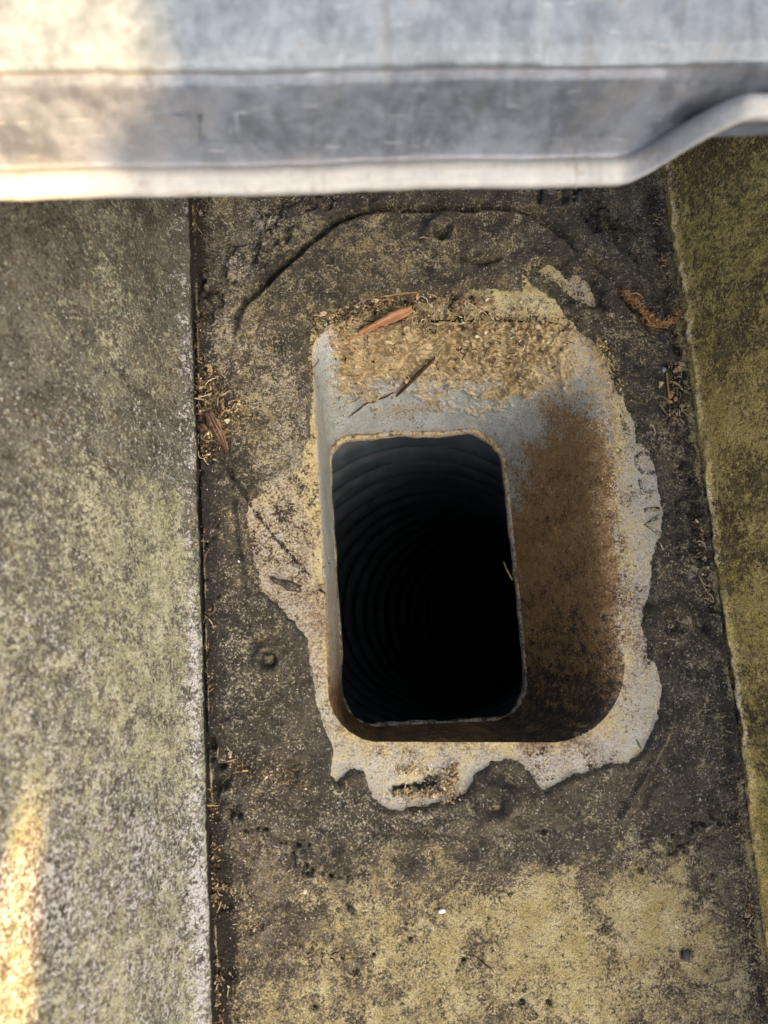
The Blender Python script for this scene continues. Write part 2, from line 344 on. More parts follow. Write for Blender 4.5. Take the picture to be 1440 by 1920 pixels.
def masks(px, py, um, vm):
    wob = fbm(um*.12, vm*.12, 4, 41) - .5; w2 = fbm(um*.35, vm*.35, 4, 51) - .5
    B = lambda *a: blob(px + 40*w2, py + 40*w2, *a)
    low = ss(1560, 1790, py + 160*wob)
    side = ss(430, 800, px + 120*w2 + .25*(py - 1750))*(1 - .75*ss(1270, 1380, px + 60*w2))
    L = .20 + .30*low*side + .05*low
    L = L + .12*B(1100, 1800, 220, 120) + .45*B(1180, 1690, 80, 45) + .30*B(1235, 1730, 45, 60) + .34*B(1275, 1660, 16, 70) + .26*B(1330, 1720, 22, 75) + .2*B(1010, 1690, 60, 50) + .2*B(1060, 1810, 90, 80) + .30*B(1120, 1595, 35, 14) + .30*B(1215, 1592, 45, 14) + .22*B(1300, 1585, 18, 16) + .2*B(800, 1600, 80, 25, 15)
    L = L + .16*B(530, 900, 70, 150) + .14*B(505, 730, 50, 50) + .12*B(575, 640, 30, 50) + .10*B(480, 820, 40, 60) + .15*B(700, 480, 170, 35) + .12*B(480, 560, 40, 40)
    L = L - .12*B(700, 1370, 250, 140) - .14*B(1120, 430, 120, 90) - .14*B(1000, 1590, 190, 35) - .15*B(1310, 1500, 70, 120) - .08*B(420, 1300, 60, 250)
    L = L + (.30 + .35*low)*wob + .35*w2
    G = .12 + .38*B(505, 430, 70, 40) + .34*B(445, 500, 40, 55) + .30*B(425, 640, 50, 70) + .20*B(430, 1290, 70, 190) + .15*B(620, 1530, 160, 60) + .2*B(1010, 1570, 70, 25) + .38*B(540, 880, 55, 150) + .28*B(520, 720, 50, 60) + .25*wob + .3*w2
    K = .16 + .10*low + .30*B(1120, 430, 110, 70) + .25*B(1210, 720, 45, 90) + .22*B(1275, 1010, 40, 120) + .15*B(1300, 1300, 60, 160) + .22*B(970, 1585, 150, 30) + .25*B(560, 400, 40, 40) + .2*B(440, 1230, 60, 200) + .28*B(420, 1760, 25, 130) - .2*wob
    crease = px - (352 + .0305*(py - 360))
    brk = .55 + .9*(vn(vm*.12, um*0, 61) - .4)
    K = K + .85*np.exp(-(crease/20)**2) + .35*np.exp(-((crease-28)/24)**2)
    ln_ = np.exp(-((crease - 11 - 3*(vn(vm*.2, um*0, 5)-.5))/3.2)**2)*np.clip(brk, .25, 1.1); K = K - .9*ln_
    L = L + .9*np.exp(-((crease - 11 - 3*(vn(vm*.2, um*0, 5)-.5))/3.2)**2)*np.clip(brk, .25, 1.1) - .2*np.exp(-(crease/16)**2)
    L = np.where(crease < 30, np.minimum(L, 1.1), L)
    rline = 1240 + (py - 360)*.1345
    rc = rline - px
    K = K + .30*np.exp(-((rc-18)/14)**2)
    L = L + .45*np.exp(-((rc-3)/7)**2)*np.clip(.3 + 1.6*(vn(vm*.11, um*0, 71) - .35), 0, 1)
    Rr = .04 + .40*B(1165, 1715, 20, 16) + .35*B(1050, 1685, 45, 12, 12) + .2*B(1240, 1690, 14, 40, 20) + .25*B(1150, 1830, 40, 70, 20) + .3*B(530, 1050, 60, 12) + .2*B(1330, 1790, 60, 40) + .3*B(1280, 560, 20, 40) + .12*B(800, 1700, 90, 50) + .15*wob
    for x, y, r in PITS: K = K + .5*np.exp(-((px-x)**2 + (py-y)**2)/(r*.9)**2)
    return dict(lichen=L, grey=G, dark=K, rust=Rr)

# ------------------------------------------------------------------ added unseen wall and board to keep the sun off most of the gutter
def along(p, x0): t = (x0 - p[0])/SUN[0]; q = p + t*SUN; return q[1], q[2]
WX = .55
_A = math.radians(24); _n = np.array([math.cos(_A), 0, math.sin(_A)]); _o = np.array([XL - .0052, 0, .0082])
def on_left_wall(px_, py_):
    d = np.array([px_-720, py_-960, F]) @ R; return CAM + d*(((_o - CAM) @ _n)/(d @ _n))
ridge = sorted([along(P(262, 0, .1172), WX), along(P(205, 335, .0965), WX), along(P(150, 420, .096), WX), along(on_left_wall(-120, 1325), WX), along(on_left_wall(40, 1395), WX), along(on_left_wall(68, 1425), WX), along(on_left_wall(52, 1915), WX)])
def shade_wall():  # added out of view; top edge shaped to leave the sunlit patches
    ex = [(-2.5, ridge[0][1]-.10), (ridge[0][0]-.10, ridge[0][1]-.02)] + ridge + [(ridge[-1][0]+.5, ridge[-1][1]+.12), (2.5, ridge[-1][1]+.12)]
    V = []; Q = []
    for y, z in ex:
        for x, zz_ in ((WX, -1.2), (WX, z), (WX+.25, z), (WX+.25, -1.2)): V.append((x, y, zz_))
    n = len(ex)
    for i in range(n-1):
        for k_ in range(4): Q.append((4*i+k_, 4*i+(k_+1) % 4, 4*i+4+(k_+1) % 4, 4*i+4+k_))
    Q += [(0, 1, 2, 3), (4*n-1, 4*n-2, 4*n-3, 4*n-4)]
    return mesh_np('unseen_shade_wall', V, Q, M_plaster, smooth=False)
pw = tag(shade_wall(), None, kind='structure')
def board():  # added out of view; trims the sunlit wedge on the left wall
    a = np.array(along(on_left_wall(52, 1395), WX)); b = np.array(along(on_left_wall(-8, 1590), WX)); d = (b-a)/np.linalg.norm(b-a); n_ = np.array([-d[1], d[0]]);
    if n_[1] < 0: n_ = -n_
    q = [a - d*.02, a + d*.6, a + d*.6 + n_*.12, a - d*.02 + n_*.12]
    V = [(x, y, z) for x in (WX - .012, WX + .012) for y, z in q]
    return mesh_np('unseen_shade_board', V, [(0, 1, 2, 3), (7, 6, 5, 4), (0, 4, 5, 1), (1, 5, 6, 2), (2, 6, 7, 3), (3, 7, 4, 0)], M_plaster, pw, smooth=False)
board()
print('ridge', ridge)

# ------------------------------------------------------------------ gutter
gutter = tag(empty('gutter'), 'long metal gutter trough coated in dark grime, algae and lichen', 'gutter')
def axis_vals(dense0, dense1, step, lo, hi, grow=1.25):
    d = list(np.arange(dense0, dense1 + step/2, step)); s = step
    while d[-1] < hi: s *= grow; d.append(d[-1] + s)
    s = step; a = []; v = dense0
    while v > lo: s *= grow; v -= s; a.append(v)
    return np.array(a[::-1] + d)
ys = axis_vals(-.142, .108, .00036, -.6, .45); xs = np.linspace(XL - .001, XR + .001, 408)
GX, GY = np.meshgrid(xs, ys)
px, py = PIX(GX, GY); um, vm = GX*1e3, GY*1e3
sd_out = sdf(px, py, OUTLINE)
zf = ground(px, py, um, vm)
zf = zf - .003*ss(-25, -60, sd_out)
inside = sdf(px, py, smooth_poly(OUTLINE, 1)) < -45
grid('floor', GX, GY, zf, M_floor, gutter, masks(px, py, um, vm), keep=~inside)

# left side: overhanging nose at the foot, then a wall leaning outwards
def wall(name, prof, mat, yv, flip, maskf, amp):
    pr = np.array(prof)*1e-3
    seg = np.r_[0, np.cumsum(np.hypot(*np.diff(pr, axis=0).T))]
    sv = axis_vals(0, min(seg[-1], .075), .00042, 0, seg[-1])
    sv = np.clip(sv, 0, seg[-1])
    pxs = np.interp(sv, seg, pr[:, 0]); pzs = np.interp(sv, seg, pr[:, 1])
    k = np.ones(9)/9
    e = lambda v: np.convolve(np.pad(v, 4, mode='reflect', reflect_type='odd'), k, 'valid')
    pxs, pzs = e(pxs), e(pzs)
    S, Yv = np.meshgrid(sv, yv); X = np.broadcast_to(pxs, S.shape).copy(); Z = np.broadcast_to(pzs, S.shape).copy()
    tx, tz = np.gradient(pxs), np.gradient(pzs); l = np.hypot(tx, tz); nx, nz = (tz/l, -tx/l) if not flip else (-tz/l, tx/l)
    sm, vmm = S*1e3, Yv*1e3
    X = X + (.0008*(fbm(Yv*35, Yv*0, 3, 93) - .5) + .0006*(fbm(Yv*260, Yv*0, 3, 94) - .5))*ss(.012, .002, S)
    d = amp*((fbm(sm*.5, vmm*.5, 4, 91, .6) - .5) + .6*(fbm(sm*.06, vmm*.06, 3, 95) - .5))
    X = X + nx*d; Z = Z + nz*d
    qx, qy = PIX(X, Yv, Z)
    dd, at = maskf(qx, qy, sm, vmm)
    X = X + nx*dd; Z = Z + nz*dd
    return grid(name, X, Yv, Z, mat, gutter, at)
yw = axis_vals(-.142, .108, .00045, -.6, .45)
def lmask(qx, qy, sm, vmm):
    wob = fbm(sm*.05, vmm*.05, 4, 101) - .5; w2 = fbm(sm*.25, vmm*.25, 4, 111) - .5
    t = ss(380, 1500, qy)
    L = .18 + .22*t + .75*wob + .35*w2 - .10*ss(250, 0, qx)*ss(1100, 500, qy) + .08*blob(qx, qy, 240, 1050, 120, 300) - .12*blob(qx, qy, 40, 520, 80, 200) - .10*ss(1350, 1700, qy)*ss(150, 60, qx)
    nose = np.exp(-((sm - 6.8)/2.1)**2)
    G = .0 + .24*t - .45*wob + .2*w2 + nose*(.26 + .7*w2) + .12*ss(1250, 1700, qy)
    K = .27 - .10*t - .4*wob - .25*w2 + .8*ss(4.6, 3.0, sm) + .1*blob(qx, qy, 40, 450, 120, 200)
    Rr = .10 + .3*w2 + .12*blob(qx, qy, 300, 720, 60, 80)
    L = L - .25*nose
    return np.zeros_like(sm), dict(lichen=L, grey=G, dark=K, rust=Rr)
A = math.radians(24)
xl = XL*1e3
lp = [(xl+.6, -1.2), (xl+.2, .3), (xl+.5, 2.4), (xl-.2, 3.8), (xl-1.6, 4.9), (xl-3.6, 6.2), (xl-5.2, 8.2)]
lp += [(xl-5.2-math.sin(A)*88, 8.2+math.cos(A)*88), (xl-5.2-math.sin(A)*88-3, 8.2+math.cos(A)*88+1), (xl-5.2-math.sin(A)*88-6, 8.2+math.cos(A)*88-3)]
wall('side_wall', lp, M_lwall, yw, False, lmask, .0004)
def rmask(qx, qy, sm, vmm):
    wob = fbm(sm*.05, vmm*.05, 4, 121) - .5; w2 = fbm(sm*.25, vmm*.25, 4, 131) - .5
    wav = 1.2*(fbm(vmm*.05, vmm*0, 3, 7) - .5)
    L = .52 + .95*wob + .5*w2 + .08*ss(900, 1300, qy) - .06*ss(600, 400, qy)
    cr = np.exp(-((sm - 3.2 - 4*wav - 1.6*(vn(vmm*.35, 0*sm, 78)-.5))/1.0)**2)*np.clip(.45 + 2.2*(fbm(vmm*.12, sm*.4, 3, 77) - .40), 0, 1)
    G = -.05 + 1.5*cr
    K = .14 - .3*wob + .45*ss(2.4, .6, sm) - .6*cr
    Rr = .16 + .35*w2 + .3*np.exp(-((sm - 1.8)/1.5)**2)
    return .0012*cr*(.5 + fbm(sm*.9, vmm*.9, 3, 79)), dict(lichen=L, grey=G, dark=K, rust=Rr)
B_ = math.radians(16); xr = XR*1e3
rp = [(xr-.6, -1.2), (xr-.2, .2), (xr+.5, 1.8), (xr+1.2, 4.0)]
rp += [(xr+1.2+math.sin(B_)*95, 4.0+math.cos(B_)*95), (xr+1.2+math.sin(B_)*95+3, 4.0+math.cos(B_)*95+1), (xr+1.2+math.sin(B_)*95+6, 4.0+math.cos(B_)*95-3)]
wall('side_wall', rp, M_rwall, yw, True, rmask, .0005)

# ------------------------------------------------------------------ outlet: flange, throat, rim, embossed letters
outlet = tag(empty('gutter_outlet', tuple(HOLE_C)), 'pale grey rectangular drain outlet with rounded corners sunk in the gutter floor', 'drain outlet')
cxy = HOLE_C[:2]
dirv = ro - cxy; dirv /= np.linalg.norm(dirv, axis=1)[:, None]
ow = np.array([P(x, y)[:2] for x, y in OUTLINE])
def ray_poly(c, d, poly):
    best = np.full(len(d), 1e9); n = len(poly)
    for k in range(n):
        a = poly[k]; e = poly[(k+1) % n]-a; den = d[:, 0]*e[1] - d[:, 1]*e[0]; den = np.where(abs(den) < 1e-15, 1e-15, den)
        w_ = a-c; t = (w_[0]*e[1] - w_[1]*e[0])/den; u = (w_[0]*d[:, 1] - w_[1]*d[:, 0])/den
        best = np.where((u >= 0) & (u <= 1) & (t > 0) & (t < best), t, best)
    return best
tf = ray_poly(cxy, dirv, ow); fo = cxy + dirv*tf[:, None]
NOTCH = [(502, 1079), (520, 1083), (545, 1090), (570, 1099), (562, 1113), (537, 1108), (514, 1098)]
SLOT = [(732, 1472), (770, 1470), (800, 1452), (822, 1450), (824, 1474), (800, 1482), (760, 1483), (735, 1486)]
def fmask(px, py, um, vm):
    m = masks(px, py, um, vm); w2 = fbm(um*.35, vm*.35, 4, 151) - .5; sdh = sdf(px, py, hole_px)
    edge = np.exp(-np.clip(sdh, 0, None)/22)
    w1 = fbm(um*.11, vm*.11, 4, 155) - .5; ck = np.exp(-(segd(px + 5*w2, py + 5*w2, [(432, 885), (480, 962), (520, 1015), (560, 1058), (582, 1080)])/2.8)**2); slt = ss(5, -5, sdf(px + 8*w2, py + 8*w2, SLOT))
    ul = ss(1130, 900, py)*ss(700, 600, px) + ss(660, 600, py)
    L = .16 + .34*edge + .4*w2 + .8*w1 + .30*ul + .25*ss(625, 590, py)*ss(1130, 980, px) + .3*blob(px, py, 1150, 790, 40, 70)
    return dict(lichen=L, grey=np.full_like(px, .22) + .2*w2, dark=.12 + .5*ck + .65*slt - .8*w1 + .22*ul + .4*w2 + .12*blob(px, py, 1200, 1050, 40, 60), rust=.20 - .7*w1 + .30*edge + .35*edge*ss(1340, 1385, py) + .25*ss(1300, 1200, py)*ss(660, 600, px) + .2*w2 + .14*ul + .3*blob(px, py, 1190, 1200, 25, 60))
nf = 90; tt = np.linspace(0, 1, nf)[:, None, None]
FXY = fo*(1-tt) + ro*tt
FX, FY = FXY[..., 0], FXY[..., 1]
qx, qy = PIX(FX, FY)
sdh = sdf(qx, qy, hole_px)
fz = .0016*(ss(660, 600, qy)*ss(570, 620, qx)*ss(1120, 960, qx))*(fbm(FX*450, FY*450, 4, 165, .6) - .35) + .0012 + .00022*(fbm(FX*150, FY*150, 3, 161) - .5) + .00012*(fbm(FX*900, FY*900, 3, 171) - .5) - .0003*np.exp(-np.clip(sdh, 0, None)/18) - .0015*ss(.06, 0, tt[..., 0]*np.ones_like(FX))
fz = fz - .0016*ss(5, -5, sdf(qx, qy, SLOT)) - .0009*np.exp(-(segd(qx, qy, [(432, 885), (480, 962), (520, 1015), (560, 1058), (582, 1080)])/2.8)**2)
adopt(grid('flange', FX, FY, fz, M_flange, None, fmask(qx, qy, FX*1e3, FY*1e3), wrap=True), outlet)
# throat
nt_ = 230; tv = np.linspace(0, 1, nt_)
uu = np.interp(tv, [0, .05, .10, .15, .20, .26, .36, .5, 1], [0, .08, .16, .235, .305, .37, .46, .57, 1.0]); zz = np.interp(tv, [0, .05, .10, .15, .20, .26, .36, .5, 1], [0, -.0002, -.0010, -.0026, -.0050, -.0084, -.0145, -.0220, IN_Z])
k = np.ones(15)/15; uu = np.r_[uu[:8], np.convolve(uu, k, 'same')[8:-8], uu[-8:]]; zz = np.r_[zz[:8], np.convolve(zz, k, 'same')[8:-8], zz[-8:]]
TX = ro[None, :, 0]*(1-uu[:, None]) + ri[None, :, 0]*uu[:, None]; TY = ro[None, :, 1]*(1-uu[:, None]) + ri[None, :, 1]*uu[:, None]
TZ = np.broadcast_to(zz[:, None], TX.shape) + fz[-1][None]*(1-tv[:, None])**6
sx, sy = PIX(TX, TY, TZ)
ang = np.arctan2(TY - cxy[1], TX - cxy[0])
um, vm = TX*1e3 + TZ*400, TY*1e3 + TZ*700
w1 = fbm(um*.10, vm*.10, 4, 181) - .5; w2 = fbm(um*.4, vm*.4, 4, 191) - .5
thr_ = np.clip(1010 - .30*(sy - 740), 930, 1020); rightw = ss(-50, 60, sx - thr_ + 70*w1)*ss(690, 900, sy + 80*w1) ; botw = ss(1250, 1340, sy)
topw = ss(830, 790, sy)*ss(600, 640, sx)
crust = np.clip(ss(772, 690, sy + 130*w1 + 50*w2)*ss(590, 650, sx + 20*w2)*ss(1120, 1000, sx)*1.2*topw - .15, 0, 1)
crust = np.maximum(crust, .9*blob(sx, sy, 900, 690, 60, 40))
rim = np.exp(-(1-tv[:, None])/.03)*np.ones_like(TX)
pl = np.clip(np.exp(-(tv[:, None]/.07)**2)*(1 + 1.4*w2), 0, 1); ramp = ss(-.05, .10, tv[:, None] + .2*w1)
strk = fbm(np.arange(NR)[None]*.22 + 2*w2, tv[:, None]*2.2 + 0*w2, 4, 431, .65) - .5
T_at = dict(pale=pl, lichen=.06 + .78*crust + .40*np.exp(-tv[:, None]/.10)*(.5 + 1.2*w2) + .25*w2 + .30*rim*(.5+w2) + .42*blob(sx, sy, 1060, 690, 90, 80) + .2*blob(sx, sy, 1130, 850, 22, 220) + .55*strk*(1-crust),
            rust=.14 + .22*(1-ramp) + .95*ramp*np.maximum(rightw, botw*.9) + .35*rim + .45*crust*(w2+.3) + .35*blob(sx, sy, 770, 770, 60, 12, -10) + .3*w1 + .35*blob(sx, sy, 600, 1250, 40, 200) + .2*ss(1000, 1300, sy),
            grey=.26 + .2*w1 - .4*rightw, dark=.06 - .6*strk*(1-crust) + .25*botw + .30*crust*(.4 + 1.5*w2) + .22*rightw*ss(760, 1000, sy) + .3*w2 + .18*ss(1050, 1300, sy))
inx = np.cos(ang); iny = np.sin(ang)
dsp = crust*.0075*(np.abs(fbm(um*.42, vm*.42, 4, 201, .62) - .5)*1.7 + .5*(fbm(um*.16, vm*.16, 3, 202) - .45)) + .00035*(fbm(um*.25, vm*.25, 4, 211) - .5) + .00012*(fbm(um*1.5, vm*1.5, 3, 212) - .5)
TX = TX - inx*dsp*.6; TY = TY - iny*dsp*.6; TZ = TZ + dsp*.8
adopt(grid('throat', TX, TY, TZ, M_throat, None, T_at, wrap=True), outlet)
# cut rim around the lower opening
cen = ri.mean(0); rp_ = []
nb = 10
th = np.linspace(0, 2*math.pi, nb, endpoint=False)
wv = fbm(np.arange(NR)*.05, np.zeros(NR), 4, 221) - .5; wv = wv - (wv[-1]-wv[0])*np.linspace(0, 1, NR)
dn = ri - cen; dn /= np.linalg.norm(dn, axis=1)[:, None]
RX = ri[None, :, 0] + dn[None, :, 0]*(-.0002 + .0022*wv[None] + .0012*np.cos(th)[:, None]); RY = ri[None, :, 1] + dn[None, :, 1]*(-.0002 + .0022*wv[None] + .0012*np.cos(th)[:, None])
RZ = IN_Z - .0006 + .0020*np.sin(th)[:, None] + .0006*wv[None]*np.ones((nb, 1))
RX, RY, RZ = [np.vstack([v, v[:1]]) for v in (RX, RY, RZ)]
q1 = fbm(RX*700, RY*700, 3, 231) - .5
adopt(grid('rim', RX, RY, RZ, M_throat, None, dict(lichen=.34 + .9*q1 + .2*ss(0, .03, RY), rust=.55 + .5*q1, dark=.30 + .6*q1 + .15*ss(.0, -.05, RY), grey=.2 + 0*q1), wrap=True), outlet)
# embossed letters on the flange
def letter(strokes, r=.00056):
    V = []; Q = []; T = []
    for stt in strokes:
        pts = [P(x, y, .00135) for x, y in stt]
        a, b, c = tube_data(pts, r, 6, .9); o_ = len(V); V += a; Q += [tuple(i+o_ for i in f) for f in b]; T += [tuple(i+o_ for i in f) for f in c]
    o = mesh_np('letter', V, Q, M_flange, None, {'dark': np.full(len(V), .45), 'lichen': np.full(len(V), .15), 'rust': np.full(len(V), .4)}, tris=T); adopt(o, outlet); return o
letter([[(1236, 968), (1210, 984), (1237, 1001)], ])
letter([[(1208, 956), (1236, 954)]])
letter([[(1231, 922), (1204, 924), (1200, 900)]])
letter([[(1228, 886), (1205, 886), (1194, 873), (1193, 857), (1203, 850), (1222, 853)]])
letter([[(1196, 832), (1222, 840)]])

# ------------------------------------------------------------------ bitumen sealant over the flange edge
xs2 = np.linspace(XL + .0015, XR - .0015, 452); ys2 = np.arange(-.098, .106, .00034)
SX, SY = np.meshgrid(xs2, ys2); px, py = PIX(SX, SY); um, vm = SX*1e3, SY*1e3
wj = fbm(um*.30, vm*.30, 4, 241) - .5
e = np.minimum(np.minimum(sdf(px, py, EXPO), sdf(px, py, PATCH1)), sdf(px, py, PATCH2))
NOTCH = [(502, 1079), (520, 1083), (545, 1090), (570, 1099), (562, 1113), (537, 1108), (514, 1098)]
SLOT = [(732, 1472), (770, 1470), (800, 1452), (822, 1450), (824, 1474), (800, 1482), (760, 1483), (735, 1486)]
e = np.maximum(e, -sdf(px, py, NOTCH))
dh = sdf(px, py, hole_px); e = np.minimum(e, dh - 4)
sd_out = sdf(px, py, OUTLINE)
e = e + 7*(fbm(um*1.1, vm*1.1, 3, 421) - .5)*ss(40, 5, abs(e)) + 9*wj*ss(40, 5, abs(e))
thick = .0016*ss(-2, 12, e) + .0012*np.exp(-((e - 13)/11)**2)*ss(0, 5, e)*(.6 + 1.5*np.clip(wj + .2, 0, 1)) + .0005*ss(8, 60, e)
ext = sd_out - 70 - 130*wj - 60*ss(900, 1400, py) + 60*blob(px, py, 1280, 900, 60, 300)
step = ss(5, -7, sd_out)
zone = np.clip(ss(680, 560, py)*1.0 + .06 + .3*blob(px, py, 470, 1000, 60, 150), 0, 1)
zsurf = ground(px, py, um, vm, .55)*.8 + .0002 + thick*ss(30, -10, ext) + .0026*step*(.10 + .90*zone) + .0030*(fbm(um*.16, vm*.16, 4, 411, .6) - .5)*ss(10, 50, e)*ss(40, -40, ext)
zsurf = zsurf + .0006*np.exp(-((sd_out + 6)/9)**2)*zone - .0022*np.exp(-((sd_out - 9)/7)**2)*zone
for x, y, r in RIVETS[:4]:
    d = np.hypot(px-x, py-y)
    zsurf = zsurf + .0034*np.exp(-((d-r*.9)/(r*.42))**2) - .0008*np.exp(-(d/(r*.45))**2)
# trowel ridges and folds in the tar
for pts, hgt, wd in [([(858, 492), (880, 503), (905, 503), (930, 496)], -.0012, 5), ([(845, 478), (850, 490), (862, 500)], -.0007, 6), ([(965, 1530), (990, 1540), (1015, 1556)], -.0012, 7), ([(955, 1490), (1010, 1510), (1060, 1535)], .0011, 20),
                     ([(1255, 1330), (1240, 1385), (1190, 1480), (1160, 1530)], .0008, 6), ([(1225, 1420), (1205, 1500)], -.0005, 6), ([(400, 540), (470, 520), (540, 470)], -.0004, 9), ([(490, 420), (500, 432), (540, 430)], -.0008, 6),
                     ([(432, 885), (480, 962), (520, 1015), (560, 1058), (582, 1080)], -.0013, 4), ([(1290, 1130), (1320, 1180), (1345, 1200)], -.0008, 10), ([(700, 400), (712, 385)], .0008, 8),
                     ([(725, 1478), (760, 1474), (800, 1478)], -.0010, 8), ([(1140, 560), (1118, 520), (1075, 470)], .0007, 6), ([(640, 1600), (720, 1590), (800, 1580)], .0004, 14), ([(1240, 860), (1270, 1000), (1262, 1120)], -.0006, 9), ([(890, 1790), (925, 1822)], -.0006, 3)]:
    zsurf = zsurf + 2.4*hgt*np.exp(-(segd(px + 4*wj, py + 4*wj, pts)/wd)**2)
pk = ss(6, -6, sdf(px, py, [(1243, 686), (1292, 684), (1296, 775), (1248, 780)]) + 10*wj); sl_ = ss(4, -5, sdf(px, py, SLOT) + 8*wj)
zsurf = zsurf - .0016*pk - .0018*sl_
zsurf = zsurf - .0035*ss(3, -14, e) - .0022*ss(0, 26, ext)
zsurf = np.where((e > 7) & (sd_out < 0) & (dh > 0), np.maximum(zsurf, .0023 + .0003*wj), zsurf)
smk = masks(px, py, um, vm)
cr_l = np.exp(-(segd(px + 4*wj, py + 4*wj, [(432, 885), (480, 962), (520, 1015), (560, 1058), (582, 1080)])/4)**2)
smk['dark'] = smk['dark'] + .7*pk + .6*sl_ + .8*cr_l + .4*np.exp(-((sd_out - 6)/6)**2)*zone; smk['rust'] = smk['rust'] + .4*np.exp(-(segd(px, py, [(520, 1020), (580, 1090), (600, 1100)])/14)**2)
smk['lichen'] = smk['lichen'] + .5*np.exp(-(segd(px, py, [(1075, 480), (1110, 515), (1138, 552)])/4)**2) + .5*np.exp(-(segd(px, py, [(1258, 1340), (1240, 1388), (1222, 1428)])/4)**2) - .10*np.exp(-((np.clip(e, 0, None)-25)/35)**2)*ss(1000, 1200, py)
seal = grid('tar_sealant', SX, SY, zsurf, M_seal, None, smk, keep=(e > -16) & (ext < 24) & (dh > 0))
tag(seal, 'dark brown tar sealant spread in a ragged ring round the drain hole', 'sealant')

# ------------------------------------------------------------------ corrugated pipe under the outlet
pipe_root = tag(empty('corrugated_pipe', (.016, -.012, -.30)), 'black ribbed drain pipe seen dimly down the hole', 'pipe')
na = 96; nd = 560; dz = np.linspace(0, .42, nd)
dq = np.clip(dz - .018, 0, None); ax = .016 + .10*dq + .55*dq**2
wv_ = np.sin((dz - .024)*2*math.pi/.0250); rad = .0655 + .0058*np.sign(wv_)*np.abs(wv_)**.8*ss(.012, .022, dz)
aa = np.linspace(0, 2*math.pi, na, endpoint=False)
rad = rad[:, None] + .0009*(fbm(aa[None]*2.0 + 0*dz[:, None], dz[:, None]*120, 3, 401) - .5)
PX = ax[:, None] + rad*np.cos(aa); PY = -.0175 + rad*np.sin(aa); PZ = -.0425 - dz[:, None] + np.minimum(.10 + 1.7*dq, .75)[:, None]*rad*(np.cos(aa) - 1)*ss(0, .04, dz)[:, None]
adopt(grid('pipe_wall', PX, PY, PZ, M_pipe, None, None, wrap=True), pipe_root)
pc = [(float(PX[-1, i]), float(PY[-1, i]), float(PZ[-1, i])) for i in range(na)]; pc.append((float(ax[-1]), -.012, float(PZ[-1].mean())))
adopt(mesh_np('pipe_bottom', pc, None, M_pipe, None, tris=[(i, (i+1) % na, na) for i in range(na)]), pipe_root)

# ------------------------------------------------------------------ roof sheet above the far side
sheet = tag(empty('roof_sheet', (0, .05, .09)), 'pale blue grey metal roof sheet with folded white edge overhanging the gutter', 'roof sheet')
# profile of the front edge at pixel column 700: (pixel row, height, rise share, edge colour)
PROF = [(352, .0885, .95, .7), (360, .0900, 1, .9), (361, .0935, 1, 1), (357, .0950, 1, 1), (336, .0957, 1, 1), (318, .0963, 1, 1), (310, .0963, .98, 1), (303, .0948, .90, .2), (270, .0985, .30, 0), (220, .1045, -.35, 0), (170, .1100, -.70, 0), (146, .1125, -.45, 0), (138, .1118, -.1, 0), (132, .1125, 0, 0), (126, .1140, 0, 0), (118, .1145, 0, 0), (100, .1147, 0, 0), (97, .1152, 0, 0), (40, .1165, 0, 0), (0, .1172, 0, 0), (-120, .119, 0, 0), (-500, .128, 0, 0), (-1500, .15, 0, 0)]
pv = np.array([P(700, r, z) for r, z, _, _ in PROF]); rs = np.array([q[2] for q in PROF]); eg = np.array([q[3] for q in PROF])
cl = np.r_[0, np.cumsum(np.linalg.norm(np.diff(pv, axis=0), axis=1))]
sv = axis_vals(0, cl[-4], .0004, 0, cl[-1], 1.1); sv = np.clip(sv, 0, cl[-1])
def sm1(v, n=7):
    return np.convolve(np.pad(v, n//2, mode='reflect', reflect_type='odd'), np.ones(n)/n, 'valid')
py_, pz_, pr_, pe_ = [sm1(np.interp(sv, cl, q)) for q in (pv[:, 1], pv[:, 2], rs, eg)]
xs3 = axis_vals(-.072, .075, .0006, -.5, .5, 1.1)
xr0, xr1 = P(1160, 335, .095)[0], P(1400, 230, .110)[0]
xx = xs3; rise = .0175*ss(xr0, xr1, xx) - .0175*ss(xr1 + .03, xr1 + .03 + (xr1-xr0), xx)
SXX, _ = np.meshgrid(xx, sv)
SYY = py_[:, None] + 0*SXX; SZZ = pz_[:, None] + rise[None]*pr_[:, None]
SYY = SYY + .0003*(fbm(SXX*260, SYY*0, 3, 253) - .5) + .0005*(fbm(SXX*40, SYY*0 + sv[:, None]*10, 3, 251) - .5) ; SZZ = SZZ + .0007*(fbm(SXX*35, sv[:, None]*35, 3, 252) - .5)
# overlap seam: the strip right of pixel 1020 lies a little lower
xs_seam = P(1020, 120, .114)[0]
SZZ = SZZ - .0007*ss(xs_seam - .0004, xs_seam + .0004, SXX)*ss(0, .003, sv[:, None] - cl[13])*ss(.02, .01, sv[:, None] - cl[13])
wq = fbm(SXX*60, sv[:, None]*60, 4, 261) - .5
dk = .05 + .3*wq + .45*np.exp(-((sv[:, None] - cl[13])/.0009)**2) + .25*np.exp(-((sv[:, None] - cl[16])/.0005)**2)*(SXX < xs_seam)
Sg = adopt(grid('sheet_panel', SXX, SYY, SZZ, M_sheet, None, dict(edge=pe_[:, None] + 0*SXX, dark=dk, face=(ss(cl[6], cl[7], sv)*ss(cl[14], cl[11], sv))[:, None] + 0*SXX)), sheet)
sol = Sg.modifiers.new('thickness', 'SOLIDIFY'); sol.thickness = .0007; sol.offset = -1
def face_pt(x, y):
    ry = [q[0] for q in PROF]; z = np.interp(-y, [-300, -270, -220, -170, -146], [.0951, .0985, .1045, .1100, .1125])
    return P(x, y, z + .0005)
